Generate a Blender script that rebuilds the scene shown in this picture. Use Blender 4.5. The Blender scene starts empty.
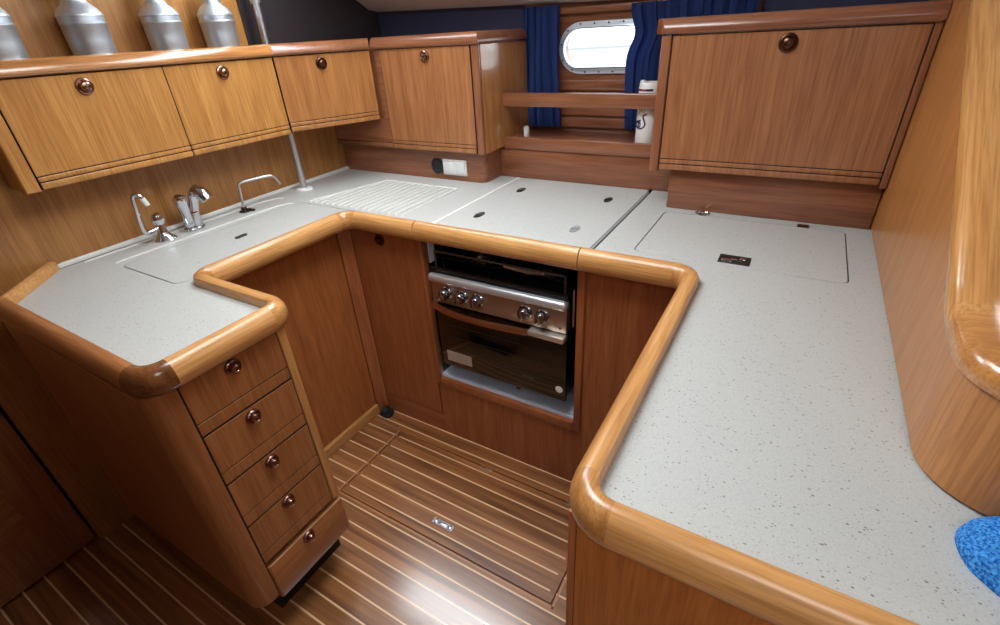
import bpy, bmesh, math, random
from mathutils import Vector, Matrix
from mathutils.geometry import tessellate_polygon
random.seed(7)
C = bpy.context.scene.collection
sc = bpy.context.scene
PI = math.pi

# ------------------------------------------------------------------ materials
def new_mat(name):
    m = bpy.data.materials.new(name); m.use_nodes = True
    nt = m.node_tree
    return m, nt, nt.nodes['Principled BSDF']

def s2l(c):
    return tuple((v/255/12.92 if v/255 <= .04045 else ((v/255+.055)/1.055)**2.4) for v in c) + (1,)

def plain(name, col, rough=.5, metal=0, coat=0, spec=.5, bump=0, bscale=200):
    m, nt, b = new_mat(name)
    b.inputs['Base Color'].default_value = s2l(col)
    b.inputs['Roughness'].default_value = rough
    b.inputs['Metallic'].default_value = metal
    b.inputs['Coat Weight'].default_value = coat
    b.inputs['Specular IOR Level'].default_value = spec
    tc = nt.nodes.new('ShaderNodeTexCoord')
    n = nt.nodes.new('ShaderNodeTexNoise'); n.inputs['Scale'].default_value = bscale
    nt.links.new(tc.outputs['Object'], n.inputs['Vector'])
    # slight natural unevenness of the finish
    mr = nt.nodes.new('ShaderNodeMapRange')
    mr.inputs['To Min'].default_value = max(0, rough-.05); mr.inputs['To Max'].default_value = min(1, rough+.05)
    nt.links.new(n.outputs['Fac'], mr.inputs['Value']); nt.links.new(mr.outputs['Result'], b.inputs['Roughness'])
    if bump:
        bp = nt.nodes.new('ShaderNodeBump'); bp.inputs['Strength'].default_value = bump; bp.inputs['Distance'].default_value = .003
        nt.links.new(n.outputs['Fac'], bp.inputs['Height']); nt.links.new(bp.outputs['Normal'], b.inputs['Normal'])
    return m

def wood(name, light, dark, axis='z', rough=.32, coat=.2, contrast=1.0, coarse=34, tilt=0):
    m, nt, b = new_mat(name)
    N, L = nt.nodes.new, nt.links.new
    tc = N('ShaderNodeTexCoord'); oi = N('ShaderNodeObjectInfo')
    ad = N('ShaderNodeVectorMath'); ad.operation = 'MULTIPLY_ADD'
    L(oi.outputs['Random'], ad.inputs[0]); ad.inputs[1].default_value = (7, 5, 3); L(tc.outputs['Object'], ad.inputs[2])
    rt = N('ShaderNodeMapping'); rt.inputs['Rotation'].default_value = (tilt, 0, 0); L(ad.outputs[0], rt.inputs['Vector'])
    def streak(across, along, detail, dist):
        mp = N('ShaderNodeMapping'); s = [across]*3; s['xyz'.index(axis)] = along
        mp.inputs['Scale'].default_value = s; L(rt.outputs[0], mp.inputs['Vector'])
        n = N('ShaderNodeTexNoise'); n.inputs['Scale'].default_value = 1; n.inputs['Detail'].default_value = detail
        n.inputs['Distortion'].default_value = dist; L(mp.outputs[0], n.inputs['Vector']); return n
    a = streak(coarse, 2.4, 5, .6); f = streak(230, 9, 4, .3)
    r = N('ShaderNodeValToRGB'); r.color_ramp.elements[0].position = .5-.22/contrast; r.color_ramp.elements[1].position = .5+.22/contrast
    r.color_ramp.elements[0].color = s2l(dark); r.color_ramp.elements[1].color = s2l(light)
    L(a.outputs['Fac'], r.inputs['Fac'])
    mx = N('ShaderNodeMix'); mx.data_type = 'RGBA'; mx.blend_type = 'MULTIPLY'; mx.inputs[0].default_value = .55
    r2 = N('ShaderNodeValToRGB'); r2.color_ramp.elements[0].position = .32; r2.color_ramp.elements[1].position = .58
    r2.color_ramp.elements[0].color = (.50, .41, .33, 1); r2.color_ramp.elements[1].color = (1, 1, 1, 1)
    L(f.outputs['Fac'], r2.inputs['Fac']); L(r.outputs['Color'], mx.inputs[6]); L(r2.outputs['Color'], mx.inputs[7])
    L(mx.outputs[2], b.inputs['Base Color'])
    b.inputs['Roughness'].default_value = rough; b.inputs['Coat Weight'].default_value = coat; b.inputs['Coat Roughness'].default_value = .18
    bp = N('ShaderNodeBump'); bp.inputs['Strength'].default_value = .06; bp.inputs['Distance'].default_value = .002
    L(f.outputs['Fac'], bp.inputs['Height']); L(bp.outputs['Normal'], b.inputs['Normal'])
    return m

GOLD_L, GOLD_D = (198, 144, 80), (172, 116, 58)
MAHO_L, MAHO_D = (170, 112, 66), (144, 88, 48)
RAIL_L, RAIL_D = (210, 158, 96), (184, 126, 70)
wGoldZ = wood('golden_teak_veneer_upright', GOLD_L, GOLD_D, 'z')
wGoldY = wood('golden_teak_veneer_lengthwise', GOLD_L, GOLD_D, 'y')
wMahoZ = wood('mahogany_veneer_upright', MAHO_L, MAHO_D, 'z')
wMahoX = wood('mahogany_veneer_crosswise', MAHO_L, MAHO_D, 'x')
wMahoY = wood('mahogany_veneer_lengthwise', MAHO_L, MAHO_D, 'y')
wBay = wood('stove_front_veneer', (168, 102, 60), (142, 78, 44), 'z')
wBayX = wood('stove_front_crosswise', (168, 102, 60), (142, 78, 44), 'x')
wRedX = wood('red_mahogany_crosswise', (150, 96, 66), (122, 72, 48), 'x', .28, .35)
wRedZ = wood('red_mahogany_upright', (150, 96, 66), (122, 72, 48), 'z', .28, .35)
wRedY = wood('red_mahogany_lengthwise', (156, 100, 66), (126, 76, 48), 'y', .28, .35)
wRailX = wood('solid_teak_crosswise', RAIL_L, RAIL_D, 'x', .34, .22)
wRailY = wood('solid_teak_lengthwise', RAIL_L, RAIL_D, 'y', .34, .22)
wRailZ = wood('solid_teak_upright', RAIL_L, RAIL_D, 'z', .34, .22)
wBlock = wood('solid_teak_corner_block', (200, 146, 84), (166, 110, 60), 'y', .28, .3, 1.1, 30)
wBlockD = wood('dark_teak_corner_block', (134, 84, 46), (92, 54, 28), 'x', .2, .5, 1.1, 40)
wWall = wood('bulkhead_veneer', (178, 126, 68), (150, 100, 50), 'z', .34, .2)

chrome = plain('chrome', (215, 218, 224), .12, 1)
steel = plain('brushed_steel', (196, 198, 202), .3, 1)
bronze = plain('bronze_knob_metal', (150, 116, 102), .25, 1)
bronzeD = plain('dark_bronze_metal', (96, 66, 52), .3, 1)
black = plain('black_enamel', (16, 16, 18), .25, 0, .3)
glassblk = plain('black_oven_glass', (10, 9, 9), .08, 0, .5)
blackpl = plain('black_plastic', (22, 22, 24), .4)
white = plain('white_plastic', (226, 226, 220), .4)
ridgem = plain('pale_worktop_ridge', (212, 211, 204), .5)
cream = plain('painted_liner', (206, 216, 234), .3)
tinm = plain('galvanised_tin', (196, 206, 214), .42, .9, bscale=30, bump=.1)
vinyl = plain('ceiling_vinyl', (236, 234, 234), .6, bump=.05, bscale=300)
navy = plain('navy_hull_lining', (52, 54, 82), .85, bump=.1, bscale=400)
framem = plain('grey_anodised_frame', (206, 211, 217), .4, .2)
gapshade = plain('recess_shade_black', (20, 13, 9), .8)  # near-black that puts the shade of gaps and recesses into the colour
copper = plain('coppery_steel', (206, 164, 136), .3, 1)
panelsteel = plain('warm_steel', (190, 172, 158), .42, 1)
labelm = plain('silver_label', (190, 172, 160), .4, .4)
cloth_b = plain('blue_curtain_cotton', (58, 78, 138), .9, bump=.2, bscale=900, spec=.2)
micro = plain('blue_microfibre', (44, 128, 210), .95, bump=1.0, bscale=260, spec=.1)
gold_ink = plain('gold_ink', (190, 150, 80), .5)
navy_ink = plain('navy_ink', (32, 34, 66), .5)
red_ink = plain('red_ink', (190, 70, 50), .5)
grey_seam = plain('grey_seam_strip', (140, 144, 144), .4)

nt_ = micro.node_tree; n_ = next(n for n in nt_.nodes if n.type == 'TEX_NOISE'); n_.inputs['Scale'].default_value = 330; n_.inputs['Detail'].default_value = 2
r_ = nt_.nodes.new('ShaderNodeValToRGB'); r_.color_ramp.elements[0].position = .36; r_.color_ramp.elements[1].position = .64
r_.color_ramp.elements[0].color = s2l((22, 84, 168)); r_.color_ramp.elements[1].color = s2l((84, 164, 234))
nt_.links.new(n_.outputs['Fac'], r_.inputs['Fac']); nt_.links.new(r_.outputs['Color'], nt_.nodes['Principled BSDF'].inputs['Base Color'])

def worktop_mat():
    m, nt, b = new_mat('speckled_laminate'); N, L = nt.nodes.new, nt.links.new
    tc = N('ShaderNodeTexCoord')
    def spots(scale, thr, sq):
        mp = N('ShaderNodeMapping'); mp.inputs['Scale'].default_value = (scale, scale*sq, scale); mp.inputs['Rotation'].default_value = (0, 0, .6*sq)
        L(tc.outputs['Object'], mp.inputs['Vector'])
        v = N('ShaderNodeTexVoronoi'); v.inputs['Scale'].default_value = 1; L(mp.outputs[0], v.inputs['Vector'])
        sep = N('ShaderNodeSeparateColor'); L(v.outputs['Color'], sep.inputs[0])
        lt = N('ShaderNodeMath'); lt.operation = 'LESS_THAN'; L(v.outputs['Distance'], lt.inputs[0])
        mm = N('ShaderNodeMath'); mm.operation = 'MULTIPLY'; L(sep.outputs[0], mm.inputs[0]); mm.inputs[1].default_value = thr
        pw = N('ShaderNodeMath'); pw.operation = 'POWER'; L(sep.outputs[1], pw.inputs[0]); pw.inputs[1].default_value = 2
        m2 = N('ShaderNodeMath'); m2.operation = 'MULTIPLY'; L(mm.outputs[0], m2.inputs[0]); L(pw.outputs[0], m2.inputs[1])
        L(m2.outputs[0], lt.inputs[1]); return lt
    a = spots(210, .48, 1.6); c = spots(380, .5, 1.2)
    n = N('ShaderNodeTexNoise'); n.inputs['Scale'].default_value = 320; n.inputs['Detail'].default_value = 3; L(tc.outputs['Object'], n.inputs['Vector'])
    r = N('ShaderNodeValToRGB'); r.color_ramp.elements[0].position = .35; r.color_ramp.elements[1].position = .65
    r.color_ramp.elements[0].color = s2l((176, 177, 173)); r.color_ramp.elements[1].color = s2l((184, 185, 182))
    L(n.outputs['Fac'], r.inputs['Fac'])
    m1 = N('ShaderNodeMix'); m1.data_type = 'RGBA'; m1.inputs[7].default_value = s2l((160, 156, 146)); L(c.outputs[0], m1.inputs[0]); L(r.outputs['Color'], m1.inputs[6])
    m2 = N('ShaderNodeMix'); m2.data_type = 'RGBA'; m2.inputs[7].default_value = s2l((126, 112, 94)); L(a.outputs[0], m2.inputs[0]); L(m1.outputs[2], m2.inputs[6])
    L(m2.outputs[2], b.inputs['Base Color']); b.inputs['Roughness'].default_value = .38
    return m
laminate = worktop_mat()

def floor_mat(name, x0=None, x1=None, y0=None):
    """varnished teak planks with pale holly strips every 57 mm, running across (x)"""
    m, nt, b = new_mat(name); N, L = nt.nodes.new, nt.links.new
    g = N('ShaderNodeNewGeometry'); sp = N('ShaderNodeSeparateXYZ'); L(g.outputs['Position'], sp.inputs[0])
    def M(op, a, c=None):
        q = N('ShaderNodeMath'); q.operation = op
        for i, v in enumerate((a, c)):
            if v is None: continue
            if isinstance(v, (int, float)): q.inputs[i].default_value = v
            else: L(v, q.inputs[i])
        return q.outputs[0]
    ph = M('DIVIDE', M('ADD', sp.outputs['Y'], -1.150+.0573*60), .0573)
    fr = M('FRACT', M('ADD', ph, .5))
    strip = M('LESS_THAN', M('ABSOLUTE', M('SUBTRACT', fr, .5)), .046)
    if x0 is not None:       # the hatch board: strips stop short of a plain border
        strip = M('MULTIPLY', strip, M('GREATER_THAN', sp.outputs['X'], x0))
        strip = M('MULTIPLY', strip, M('LESS_THAN', sp.outputs['X'], x1))
        strip = M('MULTIPLY', strip, M('GREATER_THAN', sp.outputs['Y'], y0))
    plank = M('FLOOR', ph)
    wn = N('ShaderNodeTexWhiteNoise'); wn.noise_dimensions = '1D'; L(plank, wn.inputs['W'])
    cb = N('ShaderNodeCombineXYZ'); L(M('MULTIPLY', sp.outputs['X'], 2.2), cb.inputs[0]); L(M('MULTIPLY', sp.outputs['Y'], 45), cb.inputs[1]); L(M('MULTIPLY', wn.outputs['Value'], 30), cb.inputs[2])
    n = N('ShaderNodeTexNoise'); n.inputs['Scale'].default_value = 1; n.inputs['Detail'].default_value = 5; n.inputs['Distortion'].default_value = .5; L(cb.outputs[0], n.inputs['Vector'])
    r = N('ShaderNodeValToRGB'); r.color_ramp.elements[0].position = .3; r.color_ramp.elements[1].position = .7
    r.color_ramp.elements[0].color = s2l((102, 62, 34)); r.color_ramp.elements[1].color = s2l((164, 108, 64)); L(n.outputs['Fac'], r.inputs['Fac'])
    hs = N('ShaderNodeHueSaturation'); L(r.outputs['Color'], hs.inputs['Color']); L(M('ADD', M('MULTIPLY', wn.outputs['Value'], .3), .85), hs.inputs['Value'])
    mx = N('ShaderNodeMix'); mx.data_type = 'RGBA'; L(strip, mx.inputs[0]); L(hs.outputs[0], mx.inputs[6]); mx.inputs[7].default_value = s2l((228, 190, 146))
    L(mx.outputs[2], b.inputs['Base Color']); b.inputs['Roughness'].default_value = .3
    b.inputs['Coat Weight'].default_value = 1; b.inputs['Coat Roughness'].default_value = .17
    return m
floorM = floor_mat('striped_teak_sole')
hatchM = floor_mat('striped_teak_hatch', -1.19, -.355, .74)

# ------------------------------------------------------------------ mesh helpers
def B(): return bmesh.new()
I4 = Matrix.Identity(4)

def merge(bm, t, M=None):
    if M is not None: bmesh.ops.transform(t, matrix=M, verts=t.verts)
    me = bpy.data.meshes.new('t'); t.to_mesh(me); t.free(); bm.from_mesh(me); bpy.data.meshes.remove(me)

def box(bm, x0, x1, y0, y1, z0, z1, bev=0, seg=2, M=None):
    t = B(); bmesh.ops.create_cube(t, size=1)
    for v in t.verts:
        v.co = Vector((x0+(v.co.x+.5)*(x1-x0), y0+(v.co.y+.5)*(y1-y0), z0+(v.co.z+.5)*(z1-z0)))
    if bev: bmesh.ops.bevel(t, geom=t.edges[:], offset=bev, segments=seg, profile=.5, affect='EDGES')
    merge(bm, t, M)

def prism(bm, pts, z0, z1, bev=0, seg=2, M=None, holes=()):
    t = B()
    if holes:
        loops = [[Vector((p[0], p[1], z0)) for p in loop] for loop in [pts]+list(holes)]
        vs = [t.verts.new(p) for loop in loops for p in loop]
        fs = [t.faces.new([vs[i] for i in tri]) for tri in tessellate_polygon(loops)]
        bmesh.ops.recalc_face_normals(t, faces=fs)
    else:
        fs = [t.faces.new([t.verts.new((p[0], p[1], z0)) for p in pts])]
    ex = bmesh.ops.extrude_face_region(t, geom=fs)['geom']
    for v in ex:
        if isinstance(v, bmesh.types.BMVert): v.co.z = z1
    bmesh.ops.recalc_face_normals(t, faces=t.faces)
    if bev:
        e = [e for e in t.edges if abs(e.verts[0].co.z-e.verts[1].co.z) < 1e-6 and e.calc_face_angle(0) > .5]
        bmesh.ops.bevel(t, geom=e, offset=bev, segments=seg, profile=.5, affect='EDGES')
    merge(bm, t, M)

def shadeback(bm):
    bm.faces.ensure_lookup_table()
    for f in bm.faces[:6]: f.material_index = 1  # backing slab painted dark, so gaps and grooves look shaded

def axisM(p, d):
    return Matrix.Translation(Vector(p)) @ Vector(d).normalized().to_track_quat('Z', 'Y').to_matrix().to_4x4()

def lathe(bm, prof, p=(0, 0, 0), d=(0, 0, 1), n=28):
    t = B(); rings = []
    for r, h in prof:
        rings.append([t.verts.new((r*math.cos(2*PI*i/n), r*math.sin(2*PI*i/n), h)) for i in range(n)] if r > 1e-6 else [t.verts.new((0, 0, h))])
    for a, b in zip(rings, rings[1:]):
        for i in range(n):
            j = (i+1) % n
            if len(a) == 1 and len(b) == 1: continue
            if len(a) == 1: t.faces.new((a[0], b[i], b[j]))
            elif len(b) == 1: t.faces.new((a[i], a[j], b[0]))
            else: t.faces.new((a[i], a[j], b[j], b[i]))
    for q in (rings[0], rings[-1]):
        if len(q) > 1: t.faces.new(q)
    merge(bm, t, axisM(p, d))

def smooth_path(pts, it=2):
    for _ in range(it):
        o = [pts[0]]
        for a, b in zip(pts, pts[1:]):
            a, b = Vector(a), Vector(b); o += [a*.75+b*.25, a*.25+b*.75]
        o.append(pts[-1]); pts = o
    return [Vector(p) for p in pts]

def tube(bm, pts, r, n=12, smooth=0):
    pts = smooth_path(pts, smooth) if smooth else [Vector(p) for p in pts]
    rs = r if isinstance(r, (list, tuple)) else [r]*len(pts)
    if len(rs) != len(pts): rs = [rs[0]+(rs[-1]-rs[0])*i/(len(pts)-1) for i in range(len(pts))]
    t = B(); rings = []; up = Vector((.123, .3, .94))
    for i, p in enumerate(pts):
        d = (pts[min(i+1, len(pts)-1)]-pts[max(i-1, 0)]).normalized()
        a = d.cross(up); a = a.normalized() if a.length > 1e-4 else d.orthogonal().normalized(); up = a.cross(d).normalized()
        rings.append([t.verts.new(p+(a*math.cos(2*PI*k/n)+up*math.sin(2*PI*k/n))*rs[i]) for k in range(n)])
    for a, b in zip(rings, rings[1:]):
        for k in range(n): t.faces.new((a[k], a[(k+1) % n], b[(k+1) % n], b[k]))
    t.faces.new(rings[0][::-1]); t.faces.new(rings[-1])
    merge(bm, t)

def fillet(path, rad, seg=8):
    """path -> alternating straight / corner pieces, each a list of (point, tangent)"""
    P = [Vector(p) for p in path]; n = len(P)
    if not isinstance(rad, (list, tuple)): rad = [rad]*n
    pieces = []; cur = P[0]
    for i in range(1, n-1):
        d0 = (P[i]-P[i-1]).normalized(); d1 = (P[i+1]-P[i]).normalized()
        ang = d0.angle(d1); cut = rad[i]*math.tan(ang/2)
        s, e = P[i]-d0*cut, P[i]+d1*cut
        pieces.append(('straight', [(cur, d0), (s, d0)]))
        arc = []
        ctr = s+(d1-d0*d0.dot(d1)).normalized()*rad[i]
        for k in range(seg+1):
            f = k/seg; a = ang*f
            tdir = (d0*math.sin(ang-a)+d1*math.sin(a))/math.sin(ang)
            nrm = (d1-d0*d0.dot(d1)).normalized()
            pt = s+d0*(rad[i]*math.sin(a))+nrm*(rad[i]*(1-math.cos(a)))
            arc.append((pt, tdir.normalized()))
        pieces.append(('corner', arc)); cur = e
    pieces.append(('straight', [(cur, (P[-1]-P[-2]).normalized()), (P[-1], (P[-1]-P[-2]).normalized())]))
    return pieces

def sweep(bm, piece, prof):
    """prof: (offset to the right of travel, height)"""
    t = B(); rings = []
    for p, d in piece:
        r = Vector((d.y, -d.x, 0)).normalized(); u = r.cross(d).normalized()
        rings.append([t.verts.new(p+r*a+u*h) for a, h in prof])
    n = len(prof)
    for a, b in zip(rings, rings[1:]):
        for k in range(n): t.faces.new((a[k], a[(k+1) % n], b[(k+1) % n], b[k]))
    t.faces.new(rings[0]); t.faces.new(rings[-1][::-1])
    merge(bm, t)

def rrect(x0, x1, y0, y1, r, seg=6):
    o = []
    for cx, cy, a0 in ((x1-r, y1-r, 0), (x0+r, y1-r, 90), (x0+r, y0+r, 180), (x1-r, y0+r, 270)):
        o += [(cx+r*math.cos(math.radians(a0+90*k/seg)), cy+r*math.sin(math.radians(a0+90*k/seg))) for k in range(seg+1)]
    return o

def frame_u(ox, oy, ux, uy, nx, ny):
    """local (u along the face, n out of the face, z up) -> world"""
    return Matrix(((ux, nx, 0, ox), (uy, ny, 0, oy), (0, 0, 1, 0), (0, 0, 0, 1)))

# ------------------------------------------------------------------ object helpers
def origin_of(o):
    v = Vector((0, 0, 0))
    while o is not None: v += o.location; o = o.parent
    return v

def obj(name, bm, mat, parent=None, loc=None, sharp=35):
    """links a bmesh given in world coordinates as ONE mesh object"""
    bmesh.ops.recalc_face_normals(bm, faces=bm.faces)
    base = origin_of(parent) if parent is not None else Vector(loc or (0, 0, 0))
    bmesh.ops.translate(bm, vec=-base, verts=bm.verts)
    me = bpy.data.meshes.new(name); bm.to_mesh(me); bm.free()
    for p in me.polygons: p.use_smooth = True
    me.set_sharp_from_angle(angle=math.radians(sharp))
    me.materials.append(mat)
    if any(p.material_index for p in me.polygons): me.materials.append(gapshade)
    o = bpy.data.objects.new(name, me); C.objects.link(o)
    if parent is not None: o.parent = parent
    else: o.location = base
    return o

def tag(o, label, cat, group=None):
    o['label'] = label; o['category'] = cat
    if group: o['group'] = group
    return o

def thing(name, label, cat, loc=(0, 0, 0), group=None):
    o = bpy.data.objects.new(name, None); C.objects.link(o); o.location = loc; o.empty_display_size = .05
    return tag(o, label, cat, group)

def struct(name, bm, mat, parent=None):
    o = obj(name, bm, mat, parent)
    if parent is None: o['kind'] = 'structure'
    return o

ZC = .92      # worktop height

# ================================================================== THE SETTING
WL = lambda y: -1.815-.041*(y-.45)          # left bulkhead, very slightly askew

# floor with the opening for the hatch board
bm = B()
HX0, HX1, HY0, HY1 = -1.203, -.337, .716, 1.061
prism(bm, [(-2.1, -1.6), (1.6, -1.6), (1.6, 2.1), (-2.1, 2.1)], -.03, 0,
      holes=[[(HX0-.003, HY0-.003), (HX1+.003, HY0-.003), (HX1+.003, HY1+.003), (HX0-.003, HY1+.003)]])
box(bm, -1.25, -.3, .68, 1.1, -.05, -.032)
fl = struct('floor', bm, floorM)
# pale line inlaid round the hatch opening
bm = B()
for a in ((HX0-.012, HX0-.006, HY0-.012, HY1), (HX1+.006, HX1+.012, HY0-.012, HY1), (HX0-.012, HX1+.012, HY0-.012, HY0-.006)):
    box(bm, *a, -.002, .0006)
obj('inlaid_border', bm, plain('pale_inlay', (176, 122, 78), .35), fl)

hat = thing('floor_hatch', 'striped teak hatch board let into the galley floor in front of the stove', 'hatch', (-.77, .89, -.02))
bm = B(); box(bm, HX0, HX1, HY0, HY1, -.02, 0, .0012, 1); obj('board', bm, hatchM, hat)
bm = B(); box(bm, -.817, -.733, .769, .791, -.001, .002, .0008, 1)
for x in (-.804, -.746): lathe(bm, [(.008, .0015), (.008, .0045), (.006, .006), (0, .0065)], (x, .78, 0))
box(bm, -.792, -.758, .773, .787, .002, .0045, .001)
q = obj('latch', bm, steel, hat); q['label'] = 'chrome flush latch'
for x in (-.771, -.408):
    bm = B(); box(bm, x-.025, x+.025, 1.054, 1.063, -.001, .002, .0008); obj('hinge', bm, steel, hat)

# left bulkhead, with the dark locker door near the floor at far left
bm = B()
prism(bm, [(WL(.165), .165), (WL(2.1), 2.1), (WL(2.1)-.04, 2.1), (WL(.165)-.04, .165)], 0, 1.95)
struct('wall_left', bm, wWall)
bm = B(); prism(bm, [(WL(1.30)+.0005, 1.30), (WL(2.055)+.0005, 2.0555), (WL(2.055)+.006, 2.0555), (WL(1.30)+.006, 1.30)], 1.43, 1.93, .002); struct('wall_left_shade', bm, plain('soffit_shade_paint', (44, 38, 42), .85))  # thin added panel, coloured dark to paint the soffit's shadow on the bulkhead
bm = B()
prism(bm, [(WL(-1.6), -1.6), (WL(-.62), -.62), (WL(-.62)-.04, -.62), (WL(-1.6)-.04, -1.6)], 0, 1.95)
prism(bm, [(WL(-.62), -.62), (WL(.165), .165), (WL(.165)-.04, .165), (WL(-.62)-.04, -.62)], 1.86, 1.95)
struct('wall_left_aft', bm, wWall)
bm = B()
prism(bm, [(WL(-.612)-.012, -.612), (WL(.157)-.012, .157), (WL(.157)-.035, .157), (WL(-.612)-.035, -.612)], .012, 1.85, .003)
d1 = struct('door_1', bm, wMahoZ)
bm = B(); box(bm, -1.98, -1.96, -1.65, 2.05, -.03, 1.97); struct('wall_left_outer', bm, gapshade)
Ml = frame_u(WL(0)-.012, 0, -.041, 1, 1, .041)
bm = B(); t = rrect(-.32, .055, .20, .62, .04)
prism(bm, t, 0, .006, .002, M=Ml @ Matrix(((1, 0, 0, 0), (0, 0, 1, 0), (0, 1, 0, 0), (0, 0, 0, 1))))
obj('door_panel', bm, wMahoY, d1)
bm = B()
lathe(bm, [(.02, 0), (.02, .004), (.012, .014), (.014, .03), (0, .034)], (WL(.1)-.012, .1, .95), (1, .04, 0)); obj('door_knob', bm, bronze, d1)

# hull side behind everything, with the opening for the portlight
WY = 2.055
WIN = (-.732, 1.380, .190, .092)             # centre x, z, half width, half height
def stadium(cx, cz, hw, hh, n=14):
    o = []
    for k in range(n+1):
        a = -PI/2+PI*k/n; o.append((cx+hw-hh+hh*math.cos(a), cz+hh*math.sin(a)))
    for k in range(n+1):
        a = PI/2+PI*k/n; o.append((cx-hw+hh+hh*math.cos(a), cz+hh*math.sin(a)))
    return o
XZ = lambda y: Matrix(((1, 0, 0, 0), (0, 0, 1, y), (0, 1, 0, 0), (0, 0, 0, 1)))
bm = B()
prism(bm, [(-1.075, 0), (-.2, 0), (-.2, 1.75), (-1.075, 1.75)], 0, .05, M=XZ(WY), holes=[stadium(WIN[0], WIN[1], WIN[2]-.016, WIN[3]-.016)])
# horizontal battens below the portlight
for z in (1.035, 1.083, 1.131, 1.179, 1.227): box(bm, -1.074, -.3, WY-.014, WY, z, z+.040, .004)
box(bm, -1.074, -.3, WY-.03, WY, 1.500, 1.522, .004)
struct('wall_back', bm, wRedX)
bm = B(); box(bm, -2.1, -1.0755, WY, WY+.05, 0, 1.75); struct('wall_back_port', bm, navy)
bm = B(); box(bm, -.1995, 1.65, WY, WY+.05, 0, 1.75); struct('wall_back_starboard', bm, navy)

bm = B()
prism(bm, stadium(*WIN), 0, .012, .004, M=XZ(WY-.012), holes=[stadium(WIN[0], WIN[1], WIN[2]-.024, WIN[3]-.024)])
wf = struct('window_1', bm, framem)
bm = B()
prism(bm, stadium(WIN[0], WIN[1], WIN[2]-.014, WIN[3]-.014), 0, .012, .003, M=XZ(WY-.02), holes=[stadium(WIN[0], WIN[1], WIN[2]-.024, WIN[3]-.024)])
obj('inner_rim', bm, plain('pale_rim', (188, 194, 200), .3, .6), wf)
st = stadium(WIN[0], WIN[1], WIN[2]-.008, WIN[3]-.008, 6)
peri = []
tot = sum((Vector(st[i])-Vector(st[i-1])).length for i in range(len(st)))
N_b = 16; acc = 0; nxt = 0
for i in range(len(st)):
    a, b_ = Vector(st[i]), Vector(st[(i+1) % len(st)]); l = (b_-a).length
    while nxt < acc+l and len(peri) < N_b:
        peri.append(a+(b_-a)*((nxt-acc)/l)); nxt += tot/N_b
    acc += l
for p in peri:
    bm = B(); lathe(bm, [(.0035, 0), (.0035, .002), (0, .003)], (p.x, WY-.012, p.y), (0, -1, 0), 10); obj('bolt', bm, bronzeD, wf)
gm, nt, b = new_mat('portlight_glass'); b.inputs['Transmission Weight'].default_value = 1; b.inputs['Roughness'].default_value = 0; b.inputs['IOR'].default_value = 1.1
bm = B(); prism(bm, stadium(WIN[0], WIN[1], WIN[2]-.018, WIN[3]-.018), 0, .005, M=XZ(WY+.01)); obj('pane', bm, gm, wf)

# deck overhead: cambered soffit under the side deck, coachroof above the cook
bm = B(); t = B()
NX, NY = 24, 8; grid = []
for i in range(NX+1):
    x = -2.0+2.6*i/NX; row = []
    for j in range(NY+1):
        y = 1.24+(2.10-1.24)*j/NY
        d = 2.05-y; z = 1.541-.030*(x+1.0)+.10*d+.42*max(0, d-.05)
        row.append(t.verts.new((x, y, z)))
    grid.append(row)
for i in range(NX):
    for j in range(NY): t.faces.new((grid[i][j], grid[i+1][j], grid[i+1][j+1], grid[i][j+1]))
ex = bmesh.ops.extrude_face_region(t, geom=t.faces[:])['geom']
for v in ex:
    if isinstance(v, bmesh.types.BMVert): v.co.z += .04
merge(bm, t)
box(bm, -2.0, .6, 1.22, 1.25, 1.93, 1.99, .01)
struct('ceiling_side_deck', bm, vinyl)
HA = (-.90, -.34, .44, 1.0)                 # deck hatch over the sink
HB = (.05, .65, -.70, -.20)                  # companionway opening behind the cook
bm = B()
prism(bm, [(-2.1, -1.65), (1.65, -1.65), (1.65, 1.26), (-2.1, 1.26)], 1.95, 1.99,
      holes=[[(HA[0], HA[2]), (HA[1], HA[2]), (HA[1], HA[3]), (HA[0], HA[3])], [(HB[0], HB[2]), (HB[1], HB[2]), (HB[1], HB[3]), (HB[0], HB[3])]])
struct('ceiling', bm, vinyl)
bm = B(); box(bm, -2.1, 1.65, -1.65, -1.6, 0, 1.95); struct('wall_front', bm, wMahoZ)
bm = B(); box(bm, -.36, -.32, -1.6, -.15, 0, 1.95, .01); struct('light_block_wall', bm, wMahoZ)  # unseen blocker, added to keep the saloon light off the left-front panel
bm = B(); box(bm, 1.6, 1.65, -1.6, 2.1, 0, 1.95); struct('wall_starboard', bm, wMahoZ)

# right-hand partition with a raking cap rail and a rounded front corner
def partition_path():
    pts = [(.238, 1.955), (.238, .690)]
    for k in range(1, 9):
        a = PI/2*k/8; pts.append((.318-.08*math.cos(a), .690-.08*math.sin(a)))
    pts.append((1.2, .61)); return pts
pp = partition_path()
def cap_z(y, x):
    if x > .3: return 1.088
    z = 1.104+.617*(y-.79); 
    return max(z, 1.088) if y > .81 else 1.088+.016*max(0, min(1, (y-.66)/.15))**2
def rows(off, zf):
    out = []
    P = [Vector(p) for p in pp]
    dense = []
    for a, b_ in zip(P, P[1:]):
        n = max(1, int((b_-a).length/.03)); dense += [a+(b_-a)*k/n for k in range(n)]
    dense.append(P[-1])
    for i, p in enumerate(dense):
        d = (dense[min(i+1, len(dense)-1)]-dense[max(0, i-1)]).normalized(); r = Vector((d.y, -d.x))
        q = p+r*off; out.append(Vector((q.x, q.y, zf(p.y, p.x))))
    return out
bm = B(); t = B()
o0, o1 = rows(.0125, lambda y, x: ZC+.005), rows(.0125, cap_z)     # outer face
i0, i1 = rows(-.0125, lambda y, x: ZC+.005), rows(-.0125, cap_z)
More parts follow.
